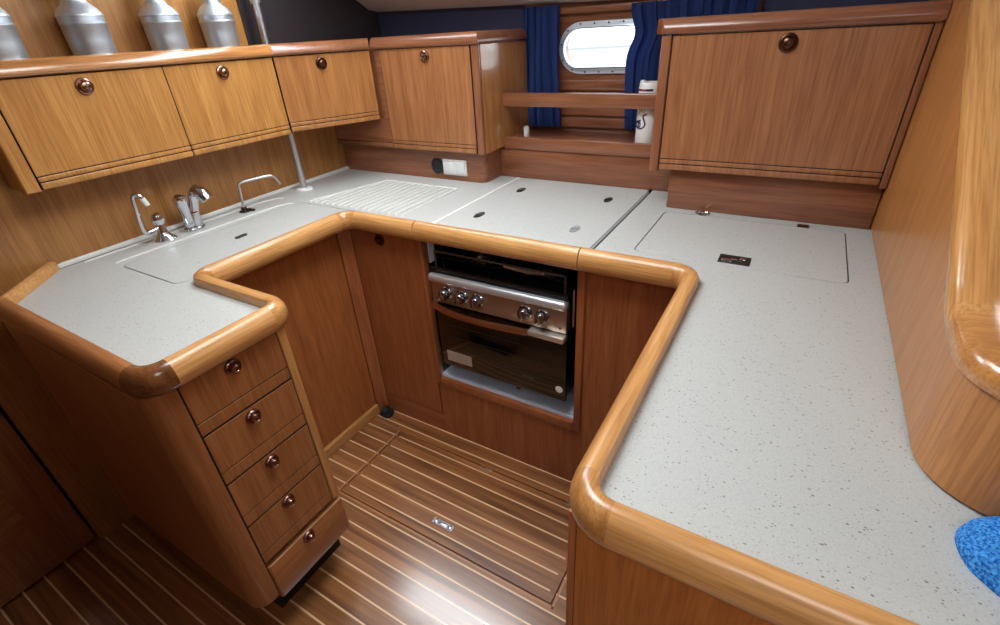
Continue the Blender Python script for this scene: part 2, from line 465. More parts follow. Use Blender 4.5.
L4 = [[t.verts.new(v) for v in l] for l in (o0, o1, i1, i0)]
n = len(o0)
for k in range(4):
    a, b_ = L4[k], L4[(k+1) % 4]
    for i in range(n-1): t.faces.new((a[i], a[i+1], b_[i+1], b_[i]))
t.faces.new([l[0] for l in L4]); t.faces.new([l[-1] for l in L4][::-1])
merge(bm, t)
wr = struct('wall_right', bm, wood('partition_veneer', (190, 130, 72), (170, 108, 54), 'z', .34, .2))
bm = B(); t = B()
prof = [(-.062, -.016), (-.060, .004), (-.048, .014), (-.02, .017), (.004, .015), (.013, .010), (.017, .002), (.019, -.008), (.017, -.018), (.010, -.022), (-.05, -.022)]
base = rows(0, lambda y, x: cap_z(y, x)+.006); rings = []
for i, p in enumerate(base):
    d = (base[min(i+1, len(base)-1)]-base[max(i-1, 0)]).normalized()
    r = Vector((d.y, -d.x, 0)).normalized(); u = r.cross(d).normalized()
    rings.append([t.verts.new(p+r*(a*1.0)+u*h) for a, h in prof])
cut = next(i for i, p in enumerate(base) if p.y < .765)
def cap_piece(rg):
    bm = B(); t = B(); rg = [[t.verts.new(v) for v in r] for r in rg]
    for a, b_ in zip(rg, rg[1:]):
        for k in range(len(prof)): t.faces.new((a[k], a[(k+1) % len(prof)], b_[(k+1) % len(prof)], b_[k]))
    t.faces.new(rg[0]); t.faces.new(rg[-1][::-1]); merge(bm, t); return bm
cos_ = [[v.co.copy() for v in r] for r in rings]; t.free(); bm.free()
struct('trim_3', cap_piece(cos_[cut:]), wood('cap_corner_teak', (196, 138, 78), (176, 118, 62), 'x', .2, .5, coarse=30))
bm = cap_piece(cos_[:cut+1])
struct('trim_1', bm, wood('cap_rail_teak', (206, 152, 90), (190, 132, 72), 'y', .2, .5, tilt=math.radians(-31.7)))
bm = B(); t = B()
a = [t.verts.new(v) for v in rows(.004, lambda y, x: ZC)]; b_ = [t.verts.new(v) for v in rows(.004, lambda y, x: ZC+.006)]
c_ = [t.verts.new(v) for v in rows(-.008, lambda y, x: ZC+.006)]; d_ = [t.verts.new(v) for v in rows(-.008, lambda y, x: ZC)]
for P0, P1 in ((a, b_), (b_, c_), (c_, d_), (d_, a)):
    for i in range(n-1): t.faces.new((P0[i], P0[i+1], P1[i+1], P1[i]))
merge(bm, t)
struct('trim_2', bm, white)

# ================================================================== WORKTOPS
RAIL = [(-.020, -.004), (-.020, .017), (-.017, .024), (-.010, .028), (.000, .028), (.010, .022), (.017, .010), (.020, -.004), (.019, -.018), (.013, -.030), (.004, -.035), (-.020, -.035)]
RAIL = [(a, ZC+h) for a, h in RAIL]
XL, YB, XR, YF, XD = -1.310, 1.117, -.150, .385, -.952
left_path = [(WL(.425)+.004, .428, 0), (-1.635, .258, 0), (XD, .258, 0), (XD, .575, 0), (XL, .575, 0), (XL, YB, 0), (-1.003, YB, 0)]
left_rad = [0, .03, .05, .042, .036, .045, 0]
right_path = [(-.437, YB, 0), (XR, YB, 0), (XR, YF, 0), (1.2, YF, 0)]
right_rad = [0, .045, .05, 0]

wl = thing('worktop', 'pale speckled sink-side worktop with draining ridges and teak fiddle rail', 'worktop', (-1.5, .9, .88))
SINK = rrect(-1.645, -1.345, .540, 1.185, .025)
def inner(path, rad, off):
    out = []
    for kind, pc in fillet(path, rad):
        for p, d in pc: out.append((p.x-d.y*off, p.y+d.x*off))
    return out
edge = inner(left_path, left_rad, .014)
outline = edge+[(-1.003, YB+.024), (-.991, YB+.024), (-.991, 1.7895), (-1.10, 1.7895), (-1.10, 1.67), (WL(1.66)+.001, 1.67)]
bm = B(); SINKH = rrect(-1.6482, -1.3418, .5362, 1.188, .028)
prism(bm, outline, ZC-.03, ZC, holes=[SINKH])
prism(bm, SINKH, ZC-.03, ZC-.016)
obj('countertop', bm, laminate, wl)
k = 0
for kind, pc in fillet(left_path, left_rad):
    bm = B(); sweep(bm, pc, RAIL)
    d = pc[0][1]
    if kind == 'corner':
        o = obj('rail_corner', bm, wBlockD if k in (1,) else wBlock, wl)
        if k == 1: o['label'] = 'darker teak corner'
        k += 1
    else:
        if abs(d.x) > abs(d.y): o = obj('fiddle_rail', bm, wRailX if pc[0][0].y > .4 else wMahoX, wl)
        else: o = obj('fiddle_rail', bm, wRailY, wl)
bm = B()
prism(bm, [(WL(.45)+.001, .455), (WL(1.66)+.001, 1.66), (WL(1.66)+.012, 1.66), (WL(.45)+.012, .44)], ZC, ZC+.014, .003)
o = obj('splash_strip', bm, white, wl); o['label'] = 'white strip along the bulkhead'
# long ridges beside the taps
for x0, y0, x1, y1 in ((-1.7835, .50, -1.7835, 1.20), (-1.680, .54, -1.680, 1.165)):
    bm = B(); tube(bm, [(x0, y0, ZC+.0002), (x0, y0+.02, ZC+.0015), (x1, y1-.06, ZC+.0015), (x1+.012, y1-.02, ZC+.0012), (x1+.03, y1, ZC+.0002)], .003, 8); obj('ridge', bm, ridgem, wl)
# draining ridges
bm = B()
NR = 15
for i in range(1, NR+1):
    x = -1.605+.468*i/NR
    yb = min(1.552, 1.203+(x+1.608)/.098*.352)
    tube(bm, [(x, 1.205, ZC+.0003), (x, 1.225, ZC+.0014), (x, yb, ZC+.0014)], .0032, 8)
tube(bm, [(-1.608, 1.205, ZC+.0014), (-1.510, 1.554, ZC+.0014), (-1.134, 1.548, ZC+.0014)], .004, 8)
obj('drainer_ridges', bm, ridgem, wl)
bm = B(); lathe(bm, [(.006, 0), (.006, .002), (0, .003)], (-1.588, 1.197, ZC)); obj('drain_button', bm, ridgem, wl)

sk = thing('sink_cover', 'pale sink lid let flush into the worktop in front of the taps', 'lid', (-1.495, .86, ZC-.015))
bm = B(); prism(bm, SINK, ZC-.015, ZC+.0002, .0008, 1); obj('board', bm, laminate, sk)
bm = B(); prism(bm, rrect(-1.519, -1.503, .822, .862, .006), ZC, ZC+.0045, .001, 1); o = obj('finger_pull', bm, blackpl, sk); o['label'] = 'small black finger pull'

lid = thing('stove_cover', 'pale worktop section over the stove with four oval lift rings and a teak front rail', 'lid', (-.71, 1.45, ZC-.03))
bm = B(); box(bm, -.979, -.4395, YB+.018, 1.7895, ZC-.03, ZC, .0012, 1); obj('board', bm, laminate, lid)
bm = B(); sweep(bm, [(Vector((-1.000, YB, 0)), Vector((1, 0, 0))), (Vector((-.440, YB, 0)), Vector((1, 0, 0)))], RAIL); obj('fiddle_rail', bm, wRailX, lid)
bm = B(); box(bm, -.9905, -.9795, 1.135, 1.787, ZC-.01, ZC+.0015, .0005, 1); o = obj('edge_strip', bm, white, lid); o['label'] = 'white edge strip'
bm = B(); box(bm, -.4355, -.4285, 1.145, 1.75, ZC-.01, ZC+.0025, .0008, 1); o = obj('edge_strip', bm, grey_seam, lid); o['label'] = 'grey edge strip'
for i, (x, y) in enumerate(((-.885, 1.316), (-.889, 1.626), (-.538, 1.624), (-.535, 1.314))):
    bm = B()
    pts = [(x+.014*math.cos(a)*1, y+.030*math.sin(a)) for a in [2*PI*k/24 for k in range(24)]]
    prism(bm, pts, ZC, ZC+.0016, .0005, 1)
    tube(bm, [(x-.011, y-.006, ZC+.0022), (x+.011, y+.006, ZC+.0022)], .0028, 8)
    o = obj('lift_ring', bm, (blackpl, blackpl, blackpl, grey_seam)[i], lid)

wrk = thing('worktop', 'wide pale speckled worktop at right with a teak fiddle rail round its edge', 'worktop', (.1, .9, .88))
edge = inner(right_path, right_rad, .014)
FH = rrect(-.325, .165, 1.222, 1.572, .02)
FHH = rrect(-.328, .168, 1.219, 1.575, .023)
outline = edge+[(1.2, 1.1), (.30, 1.1), (.30, 1.66), (-.30, 1.66), (-.36, 1.7895), (-.425, 1.7895), (-.425, YB+.014)]
bm = B()
prism(bm, outline, ZC-.03, ZC, holes=[FHH]); prism(bm, FHH, ZC-.03, ZC-.016)
obj('countertop', bm, laminate, wrk)
for kind, pc in fillet(right_path, right_rad):
    bm = B(); sweep(bm, pc, RAIL); d = pc[0][1]
    if kind == 'corner': obj('rail_corner', bm, wBlock, wrk)
    else: obj('fiddle_rail', bm, wRailX if abs(d.x) > abs(d.y) else wRailY, wrk)

fh = thing('icebox_lid', 'pale flush lid in the right worktop with a black catch and two small hinges', 'lid', (-.08, 1.4, ZC-.015))
bm = B(); prism(bm, FH, ZC-.015, ZC+.0002, .0008, 1); obj('board', bm, laminate, fh)
bm = B(); box(bm, -.114, -.040, 1.233, 1.284, ZC, ZC+.003, .001, 1); ct = obj('catch', bm, blackpl, fh); ct['label'] = 'black flush catch with chrome bits'
bm = B(); box(bm, -.107, -.082, 1.238, 1.252, ZC+.003, ZC+.006, .0015); box(bm, -.066, -.052, 1.256, 1.270, ZC+.003, ZC+.006, .0015); box(bm, -.085, -.07, 1.250, 1.262, ZC+.003, ZC+.005, .001); obj('catch_lever', bm, chrome, ct)
bm = B()
for i in range(20):
    a = 2*PI*i/20
tube(bm, [(-.215+.020*math.cos(2*PI*i/16), 1.588+.013*math.sin(2*PI*i/16), ZC+.0035) for i in range(17)], .003, 8)
box(bm, -.222, -.208, 1.585, 1.603, ZC+.0004, ZC+.006, .002); o = obj('hinge', bm, chrome, fh); o['label'] = 'chrome ring hinge'
bm = B(); box(bm, .048, .078, 1.567, 1.588, ZC+.0004, ZC+.004, .0015); o = obj('hinge', bm, bronzeD, fh); o['label'] = 'brown hinge'

# ================================================================== KNOBS AND DOORS
def knob(p, d, R, parent, mat=bronze):
    bm = B()
    lathe(bm, [(R, 0), (R, .003), (R*.93, .006), (R*.80, .0075), (R*.74, .0062), (R*.66, .006), (R*.62, .013), (R*.52, .0175), (R*.30, .0195), (R*.26, .0185), (R*.12, .0185), (0, .0195)], p, d, 32)
    o = obj('knob', bm, mat, parent); return o

def door(M, w, z0, z1, mat, parent, thick=.018, lips=(.018, .034), name='door'):
    """slab with two moulded beads along the foot; M: local u,n,z -> world; outer face at n=0"""
    bm = B(); a, c = lips
    box(bm, -.0011, w+.0011, -thick, -.0012, z0, z1+.0011, 0, M=M); shadeback(bm)
    box(bm, 0, w, -thick, 0, z0+c, z1, .0007, 1, M=M)
    box(bm, 0, w, -thick, .0015, z0+a+.0012, z0+c-.0025, .0025, 2, M=M)
    box(bm, 0, w, -thick, .003, z0, z0+a-.0012, .003, 2, M=M)
    return obj(name, bm, mat, parent)

# ------------------------------------------------------------------ drawer cabinet
dc = thing('drawer_cabinet', 'tall narrow wooden base cabinet with five stacked drawers at the left', 'cabinet', (-1.25, .42, 0))
XF = -.957
bm = B()
pts = [(WL(.45)+.002, .455), (-1.640, .246)]
for k_ in range(9):
    a = -PI/2+PI/2*k_/8; pts.append((XF-.045+.045*math.cos(a), .246+.045+.045*math.sin(a)))
pts += [(XF, .3045), (XF-.022, .3045), (XF-.022, .560), (-1.38, .560), (-1.38, .60), (WL(.6)+.002, .60)]
prism(bm, pts, .160, ZC-.037, .002, 1)
obj('carcass', bm, wMahoZ, dc)
bm = B(); prism(bm, [(WL(.45)+.002, .47), (-1.66, .32), (-1.035, .32), (-1.035, .555), (-1.40, .555), (-1.40, .60), (WL(.6)+.002, .60)], 0, .1595); obj('toe_kick', bm, gapshade, dc)
bm = B(); box(bm, XF-.0222, XF-.0215, .3045, .5395, .285, ZC-.037); obj('drawer_gap_shade', bm, gapshade, dc)  # added dark sheet that paints the shade behind the drawer fronts
bm = B(); prism(bm, rrect(XF-.022, XF, .5395, .562, .006), .292, ZC-.037); o = obj('stile', bm, wRailZ, dc); o['label'] = 'pale stile'
Md = frame_u(XF, 0, 0, 1, 1, 0)
for i, (z0, z1, gz) in enumerate(((.7462, .8812, .778), (.5962, .7402, .630), (.4462, .5902, .481), (.298, .4402, .331), (.142, .277, None))):
    bm = B(); y0, y1 = .3085, .5355
    dx = 0
    if gz is None:
        prism(bm, rrect(XF-.02, XF+.003, .3075, .5635, .008), z0, z1, .003)
        dx = .003
    else:
        box(bm, XF-.021, XF-.0012, y0-.0022, y1+.0022, z0-.0020, z1+.0020); shadeback(bm)
        box(bm, XF-.021, XF, y0, y1, gz+.0015, z1, .0005, 1)
        box(bm, XF-.021, XF, y0, y1, z0, gz-.0015, .0005, 1)
    dr = obj('drawer', bm, wMahoZ if gz else wMahoY, dc)
    kz = (z1-.022, .715, .567, .420, .258)[i]
    knob((XF+dx, .418+(.014 if gz is None else 0), kz), (1, 0, 0), .0185, dr)

# ------------------------------------------------------------------ sink cabinet (long panel on the left)
XP = -1.390
sb = thing('sink_cabinet', 'wooden base cabinet under the sink with one plain upright panel', 'cabinet', (-1.6, .86, 0))
bm = B(); box(bm, WL(.62)+.005, XP-.001, .604, 1.110, 0, ZC-.031); obj('carcass', bm, wMahoZ, sb)
bm = B(); box(bm, XP, XP+.010, .604, 1.110, .052, ZC-.037, .0015, 1); obj('panel', bm, wood('sink_panel_veneer', (180, 112, 60), (154, 90, 46), 'z'), sb)
bm = B(); box(bm, XP, XP+.024, .604, 1.110, 0, .05, .004); obj('baseboard', bm, wRailY, sb)

# ------------------------------------------------------------------ stove bay
YP = 1.152
bay = thing('base_cabinet', 'wooden base cabinet around the stove with a knobbed door on its left', 'cabinet', (-.75, 1.3, 0))
OX0, OX1, OZ0, OZ1 = -1.010, -.455, .315, ZC-.038
bm = B()
box(bm, XP, -1.030, YP+.012, 1.6, 0, ZC-.031)            # left wing
box(bm, -.430, -.168, YP, 1.6, 0, ZC-.031)               # right wing
box(bm, -1.030, -.430, YP, 1.6, 0, .27)                  # plinth under the stove
obj('carcass', bm, wBay, bay)
bm = B(); prism(bm, [(XP+.001, 1.1145), (XP+.012, 1.1145), (XP+.038, YP-.001), (XP+.038, YP+.011), (XP+.001, YP+.011)], 0, ZC-.037, .001, 1); obj('corner_post', bm, wBay, bay)
dM = frame_u(XP+.042, YP-.001, 1, 0, 0, -1)
bm = B(); box(bm, -.003, .313, -.012, -.002, .10, ZC-.042, M=dM); shadeback(bm); box(bm, .001, .313, -.012, 0, .10, ZC-.042, .0008, 1, M=dM); dd = obj('door', bm, wBay, bay); knob((-1.205, YP-.001, .842), (0, -1, 0), .021, dd, bronzeD)
bm = B(); box(bm, XP+.036, -1.03, YP-.001, YP+.011, .0, .096, .001, 1); obj('skirting', bm, wBayX, bay)
bm = B()
for a in ((-1.030, OX0, .268, OZ1), (OX1, -.430, .268, OZ1)): box(bm, a[0], a[1], YP-.012, YP+.02, a[2], a[3], .006, 2)
box(bm, OX0+.0005, OX1-.0005, YP-.012, YP+.02, .268, OZ0-.012, .006, 2)
obj('stove_frame', bm, wBay, bay)
bm = B()
box(bm, OX0-.004, OX1+.004, YP+.004, 1.62, .272, .312)     # liner floor
o = obj('stove_liner', bm, cream, bay); o['label'] = 'pale metal lining of the stove bay'

bm = B(); box(bm, -1.024, -1.0105, YP+.015, 1.62, .31, .88); box(bm, -.4545, -.441, YP+.015, 1.62, .31, .88); box(bm, -1.02, -.445, 1.605, 1.62, .31, .88); obj('bay_lining', bm, black, bay)
bm = B(); box(bm, -1.010, -1.006, YP+.02, YP+.05, .78, .882); o = obj('hanger_strip', bm, white, bay); o['label'] = 'pale strip at the upper left of the stove bay'
# ------------------------------------------------------------------ stove
sv = thing('stove', 'marine gas stove with steel control strip, five knobs and black glass oven door', 'stove', (-.73, 1.3, .40))
SX0, SX1 = -.982, -.480; SY = 1.135
bm = B(); box(bm, SX0+.004, SX1-.004, SY+.025, 1.56, .392, .765, .004); obj('body', bm, black, sv)
bm = B(); box(bm, SX0, SX1, SY, 1.57, .764, .772, .003); box(bm, SX0, SX1, SY+.004, SY+.012, .77, .786, .003); box(bm, SX0+.01, SX1-.01, 1.545, 1.56, .77, .84, .004); hob = obj('hob', bm, black, sv)
for x, y, r in ((-.86, 1.28, .045), (-.61, 1.28, .04), (-.735, 1.44, .05)):
    bm = B(); lathe(bm, [(r, 0), (r, .008), (r*.8, .014), (r*.45, .016), (r*.45, .022), (0, .024)], (x, y, .772)); obj('burner', bm, plain('burner_metal', (120, 118, 116), .35, .8), hob)
bm = B()
for x in (-.93, -.86, -.79, -.68, -.61, -.54): tube(bm, [(x, 1.18, .806), (x, 1.53, .806)], .004, 8)
for y in (1.18, 1.28, 1.36, 1.44, 1.53): tube(bm, [(-.955, y, .806), (-.51, y, .806)], .004, 8)
for x in (-.955, -.51):
    for y in (1.18, 1.53): tube(bm, [(x, y, .772), (x, y, .806)], .004, 8)
obj('pan_grate', bm, black, hob)
# rail round the hob with pan clamps
bm = B()
tube(bm, [(SX0+.015, 1.54, .838), (SX0+.015, SY+.02, .838), (SX1-.015, SY+.02, .838), (SX1-.015, 1.54, .838)], .004, 8)
for x in (SX0+.015, SX1-.015): tube(bm, [(x, SY+.02, .77), (x, SY+.02, .838)], .004, 8)
pr = obj('pan_rail', bm, plain('dark_steel', (112, 108, 108), .3, 1), sv)
bm = B(); tube(bm, [(-.70, SY+.02, .832), (-.62, SY+.03, .822), (-.56, SY+.02, .834)], .006, 8); obj('pan_clamp', bm, steel, pr)
bm = B(); lathe(bm, [(.009, 0), (.009, .012), (0, .014)], (-.80, SY+.04, .832)); obj('clamp_knob', bm, steel, pr)
# control panel and rolled steel front edge
bm = B(); t = [(0, .655), (0, .742), (.02, .742), (.02, .655)]
box(bm, SX0, SX1, SY-.004, SY+.03, .657, .744, .004); cp = obj('control_panel', bm, panelsteel, sv); cp['label'] = 'brown-reflecting steel control strip'
bm = B()
box(bm, SX0-.002, SX1+.002, SY-.018, SY+.02, .738, .768, .012, 4); o = obj('front_edge', bm, plain('satin_edge_steel', (226, 230, 236), .38, .8), sv); o['label'] = 'bright rolled steel edge'
for x in (-.918, -.853, -.791, -.616, -.557):
    bm = B(); y = SY-.004
    lathe(bm, [(.0235, 0), (.0235, .003), (.0205, .006), (.020, .020), (.016, .027), (0, .029)], (x, y, .704), (0, -1, 0)); kb = obj('control_knob', bm, plain('knob_chrome', (150, 152, 158), .15, 1), sv)
    bm = B(); box(bm, x-.003, x+.003, y-.034, y-.026, .688, .720, .0015); obj('pointer', bm, chrome, kb)
for x in (-.885, -.82, -.585, -.96, -.50):
    bm = B(); lathe(bm, [(.004, 0), (.004, .001), (0, .0012)], (x, SY-.004, .672), (0, -1, 0), 12); obj('printed_mark', bm, blackpl, cp)
# oven door
bm = B(); box(bm, SX0+.004, SX1+.000, SY, SY+.026, .388, .652, .005); od = obj('oven_door', bm, glassblk, sv)
bm = B()
box(bm, SX0-.002, SX0+.02, SY-.018, SY+.004, .638, .658, .004); 
hp = [(SX0+.01, SY-.014, .648), (SX0+.08, SY-.034, .645), (-.80, SY-.042, .644), (-.70, SY-.038, .644), (-.60, SY-.026, .644)]
hs = smooth_path(hp, 2)
t = B(); rg = []
for p in hs: rg.append([t.verts.new(p+Vector((0, a, c))) for a, c in ((-.006, -.009), (.006, -.009), (.006, .009), (-.004, .010), (-.007, .004))])
for a, b_ in zip(rg, rg[1:]):
    for k_ in range(5): t.faces.new((a[k_], a[(k_+1) % 5], b_[(k_+1) % 5], b_[k_]))
t.faces.new(rg[0][::-1]); t.faces.new(rg[-1]); merge(bm, t)
obj('handle', bm, copper, od)
bm = B(); box(bm, -.600, SX1+.002, SY-.030, SY+.002, .634, .654, .004); o = obj('handle_end', bm, plain('bright_steel', (222, 214, 206), .35, .8), od); o['label'] = 'pale steel handle end'
bm = B(); box(bm, -.952, -.845, SY-.0015, SY+.001, .412, .456, .0006, 1); o = obj('rating_plate', bm, labelm, od); o['label'] = 'small silver plate'
bm = B(); lathe(bm, [(.013, 0), (.013, .001), (0, .0012)], (-.503, SY, .434), (0, -1, 0)); o = obj('sticker', bm, white, od); o['label'] = 'round white sticker'
for z in (.47, .52, .57, .605):
    bm = B(); box(bm, -.93, -.53, SY-.0006, SY, z, z+.003); obj('shelf_line', bm, plain('dim_line', (38, 32, 28), .3), od)
bm = B(); tube(bm, [(SX1+.012, SY+.02, .80), (SX1+.016, SY+.01, .78), (SX1+.016, SY+.01, .68)], .003, 8); o = obj('gimbal_bracket', bm, steel, sv)
bm = B(); lathe(bm, [(.008, 0), (.008, .03), (0, .034)], (-.662, SY+.012, .374), (0, -.05, 1), 14); obj('swing_lock', bm, black, sv)

# ------------------------------------------------------------------ right-hand base cabinet
rc = thing('base_cabinet', 'wooden base cabinet under the wide right worktop, plain end panel facing out', 'cabinet', (.3, .8, 0))
bm = B(); prism(bm, [(-.150, .416), (1.18, .416), (1.18, 1.14), (-.150, 1.14)], 0, ZC-.0365); obj('carcass', bm, wMahoZ, rc)
bm = B(); box(bm, -.165, -.151, .405, YP-.002, 0, ZC-.037, .004); obj('side_panel', bm, wBay, rc)
bm = B(); box(bm, -.150, 1.19, .400, .414, 0, ZC-.037, .003); obj('end_panel', bm, wood('end_panel_veneer', (182, 112, 54), (156, 88, 38), 'z'), rc)

# ================================================================== WALL CABINETS
TRIM = [(-.02, .0), (.010, .0), (.014, .006), (.013, .016), (.006, .030), (-.002, .036), (-.012, .038), (-.020, .036)]
TRIM = [(a, 1.424+h) for a, h in TRIM]
XW = -1.70
A3, B3 = Vector((XW, 1.276)), Vector((-1.548, 1.614))
u3 = (B3-A3).normalized(); n3 = Vector((u3.y, -u3.x))
YC = 1.630

wc = thing('wall_cabinet', 'long golden wall cabinet with two flap doors below the shelf of tins', 'cabinet', (-1.77, .86, 1.155))
bm = B()
prism(bm, [(WL(.44)+.002, .440), (XW-.020, .440), (XW-.020, 1.284), (WL(1.28)+.002, 1.284)], 1.158, 1.420)
obj('carcass', bm, wGoldZ, wc)
bm = B(); prism(bm, [(WL(.44)+.002, .440), (XW-.008, .440), (XW-.008, 1.284), (WL(1.28)+.002, 1.284)], 1.4205, 1.434); obj('shelf', bm, wGoldY, wc)
bm = B(); prism(bm, rrect(XW-.024, XW, .436, .470, .005), 1.156, 1.4205); obj('stile', bm, wGoldZ, wc)
for y0, y1, ky in ((.473, .884, .667), (.887, 1.273, 1.070)):
    d = door(frame_u(XW, y0, 0, 1, 1, 0), y1-y0, 1.158, 1.419, wGoldZ, wc)
    knob((XW, ky, 1.388), (1, 0, 0), .0215, d)
bm = B(); sweep(bm, [(Vector((XW, .430, 0)), Vector((0, 1, 0))), (Vector((XW, 1.276, 0)), Vector((.1, 1, 0)).normalized())], TRIM); obj('top_rail', bm, wood('top_rail_teak', (184, 126, 70), (156, 100, 52), 'y', .2, .5), wc)

cc = thing('wall_cabinet', 'small angled corner wall cabinet with one flap door beside the steel post', 'cabinet', (-1.72, 1.5, 1.155))
bm = B()
o_ = -.020
pa, pb = A3+n3*o_+u3*.06, B3+n3*o_
prism(bm, [(pa.x, pa.y), (pb.x, pb.y), (pb.x-.05, 1.622), (WL(1.62)+.002, 1.622), (WL(1.40)+.002, 1.40)], 1.164, 1.420); obj('carcass', bm, wMahoZ, cc)
bm = B(); prism(bm, [(pa.x, pa.y), (pb.x+.02, pb.y), (pb.x-.05, 1.622), (WL(1.62)+.002, 1.622), (WL(1.40)+.002, 1.40)], 1.4205, 1.434); obj('shelf', bm, wMahoY, cc)
d = door(frame_u(A3.x+u3.x*.003, A3.y+u3.y*.003, u3.x, u3.y, n3.x, n3.y), (B3-A3).length-.006, 1.163, 1.419, wood('corner_door_veneer', (184, 126, 72), (156, 100, 54), 'z'), cc)
kp = A3+u3*((B3-A3).length*.46); knob((kp.x, kp.y, 1.388), (n3.x, n3.y, 0), .021, d, bronzeD)
bm = B(); sweep(bm, [(Vector((A3.x, A3.y, 0)), Vector((.1, 1, 0)).normalized()), (Vector((B3.x, B3.y, 0)), Vector((u3.x+.5, u3.y, 0)).normalized())], TRIM); obj('top_rail', bm, wRedY, cc)

tc_ = thing('wall_cabinet', 'tall wall cabinet left of the porthole with one flap door and glossy end panel', 'cabinet', (-1.4, 1.8, ZC))
bm = B()
box(bm, -1.862, -1.062, YC+.020, 2.035, 1.042, 1.420)
obj('carcass', bm, wMahoZ, tc_)
bm = B()
box(bm, -1.858, -1.516, YC, YC+.019, 1.066, 1.160, .001, 1); box(bm, -1.858, -1.516, YC-.002, YC+.019, 1.044, 1.064, .004)
box(bm, -1.545, -1.516, YC, YC+.019, 1.161, 1.4205, .001, 1)
obj('face_panel', bm, wRedX, tc_)
bm = B(); prism(bm, rrect(-1.081, -1.050, YC, YC+.02, .007), 1.042, 1.4205); obj('stile', bm, wRedZ, tc_)
bm = B(); box(bm, -1.0615, -1.050, YC+.0205, 2.035, 1.042, 1.4205, .001, 1); o = obj('end_panel', bm, wood('glossy_end_veneer', (190, 134, 78), (166, 108, 58), 'z', .07, 1), tc_); o['label'] = 'golden glossy end panel'
d = door(frame_u(-1.513, YC, 1, 0, 0, -1), .429, 1.044, 1.419, wood('tall_door_veneer', (172, 116, 74), (146, 92, 56), 'z'), tc_)
knob((-1.287, YC, 1.390), (0, -1, 0), .021, d)
bm = B()
kx = -1.073
pts = [(-1.862, 1.66)]+[(kx-.03+.03*math.sin(PI/2*k_/6), 1.66+.03-.03*math.cos(PI/2*k_/6)) for k_ in range(7)]+[(kx, 1.94), (-1.862, 1.94)]
prism(bm, pts, ZC, 1.0415); obj('plinth', bm, wRedX, tc_)
for pc in ([(Vector((-1.545, YC, 0)), Vector((1, -.1, 0)).normalized()), (Vector((-1.050, YC, 0)), Vector((1, 1, 0)).normalized())], [(Vector((-1.050, YC, 0)), Vector((1, 1, 0)).normalized()), (Vector((-1.050, 1.985, 0)), Vector((0, 1, 0)))]):
    bm = B(); sweep(bm, pc, TRIM); obj('top_rail', bm, wRedX, tc_)

YR = 1.583
wr2 = thing('wall_cabinet', 'wide wall cabinet right of the porthole with one large flap door', 'cabinet', (-.09, 1.75, ZC))
bm = B(); box(bm, -.388, .222, YR+.020, 2.035, 1.048, 1.420); obj('carcass', bm, wMahoZ, wr2)
bm = B(); prism(bm, rrect(-.398, -.369, YR, YR+.022, .008), 1.044, 1.4205); obj('stile', bm, wRedZ, wr2)
bm = B(); box(bm, .2085, .223, YR, YR+.019, 1.044, 1.4205, .001, 1); obj('stile', bm, wRedZ, wr2)
d = door(frame_u(-.365, YR, 1, 0, 0, -1), .570, 1.052, 1.418, wood('big_door_veneer', (164, 110, 72), (138, 86, 54), 'z'), wr2)
knob((-.077, YR, 1.391), (0, -1, 0), .0225, d, bronzeD)
bm = B(); box(bm, -.335, .223, 1.612, 1.95, ZC, 1.0475, .004); obj('plinth', bm, wRedX, wr2)
bm = B(); sweep(bm, [(Vector((-.400, YR, 0)), Vector((1, 1, 0)).normalized()), (Vector((.223, YR, 0)), Vector((1, 0, 0)))], TRIM); obj('top_rail', bm, wRedX, wr2)
bm = B(); sweep(bm, [(Vector((-.400, 2.035, 0)), Vector((0, -1, 0))), (Vector((-.400, YR, 0)), Vector((1, -1, 0)).normalized())], TRIM); obj('top_rail', bm, wRedY, wr2)

# niche with two rails under the porthole
ns = thing('niche_shelf', 'open shelf with two horizontal wooden rails under the porthole', 'shelf', (-.72, 1.86, ZC))
bm = B(); box(bm, -1.071, -.340, 1.790, 1.806, ZC, 1.034, .002); obj('plinth', bm, wRedX, ns)
bm = B(); box(bm, -1.0485, -.40, 1.8065, 2.038, 1.058, 1.072, .002); obj('board', bm, wRedX, ns)
bm = B(); box(bm, -1.0485, -.402, 1.782, 1.806, 1.035, 1.083, .005); obj('lower_rail', bm, wRedX, ns)
bm = B(); box(bm, -1.0485, -.402, 1.784, 1.806, 1.197, 1.247, .005); obj('upper_rail', bm, wRedX, ns)

# ================================================================== CURTAINS
def curtain(name, label, edge_l, edge_r, z0, z1, y, folds, amp):
    bm = B(); t = B(); NU, NZ = 90, 26; g = []
    for j in range(NZ+1):
        f = j/NZ; z = z1+(z0-z1)*f; row = []
        xl, xr = edge_l(f), edge_r(f)
        for i in range(NU+1):
            u = i/NU
            w = math.sin(2*PI*folds*u+.6*math.sin(3*f+u*5))*amp*(.8+.2*f)+.25*amp*math.sin(2*PI*folds*2.3*u+2*f)
            row.append(t.verts.new((xl+(xr-xl)*u+.3*amp*math.sin(4*PI*folds*u), y+w, z)))
        g.append(row)
    for j in range(NZ):
        for i in range(NU): t.faces.new((g[j][i], g[j][i+1], g[j+1][i+1], g[j+1][i]))
    bmesh.ops.solidify(t, geom=t.faces[:], thickness=.002)
    merge(bm, t); return tag(obj(name, bm, cloth_b, loc=((edge_l(.5)+edge_r(.5))/2, y, z0)), label, 'curtain')
curtain('curtain', 'blue gathered curtain at the left side of the porthole', lambda f: -1.062-.004*f, lambda f: -.905+.035*max(0, f-.5), 1.090, 1.532, 2.004, 4.5, .016)
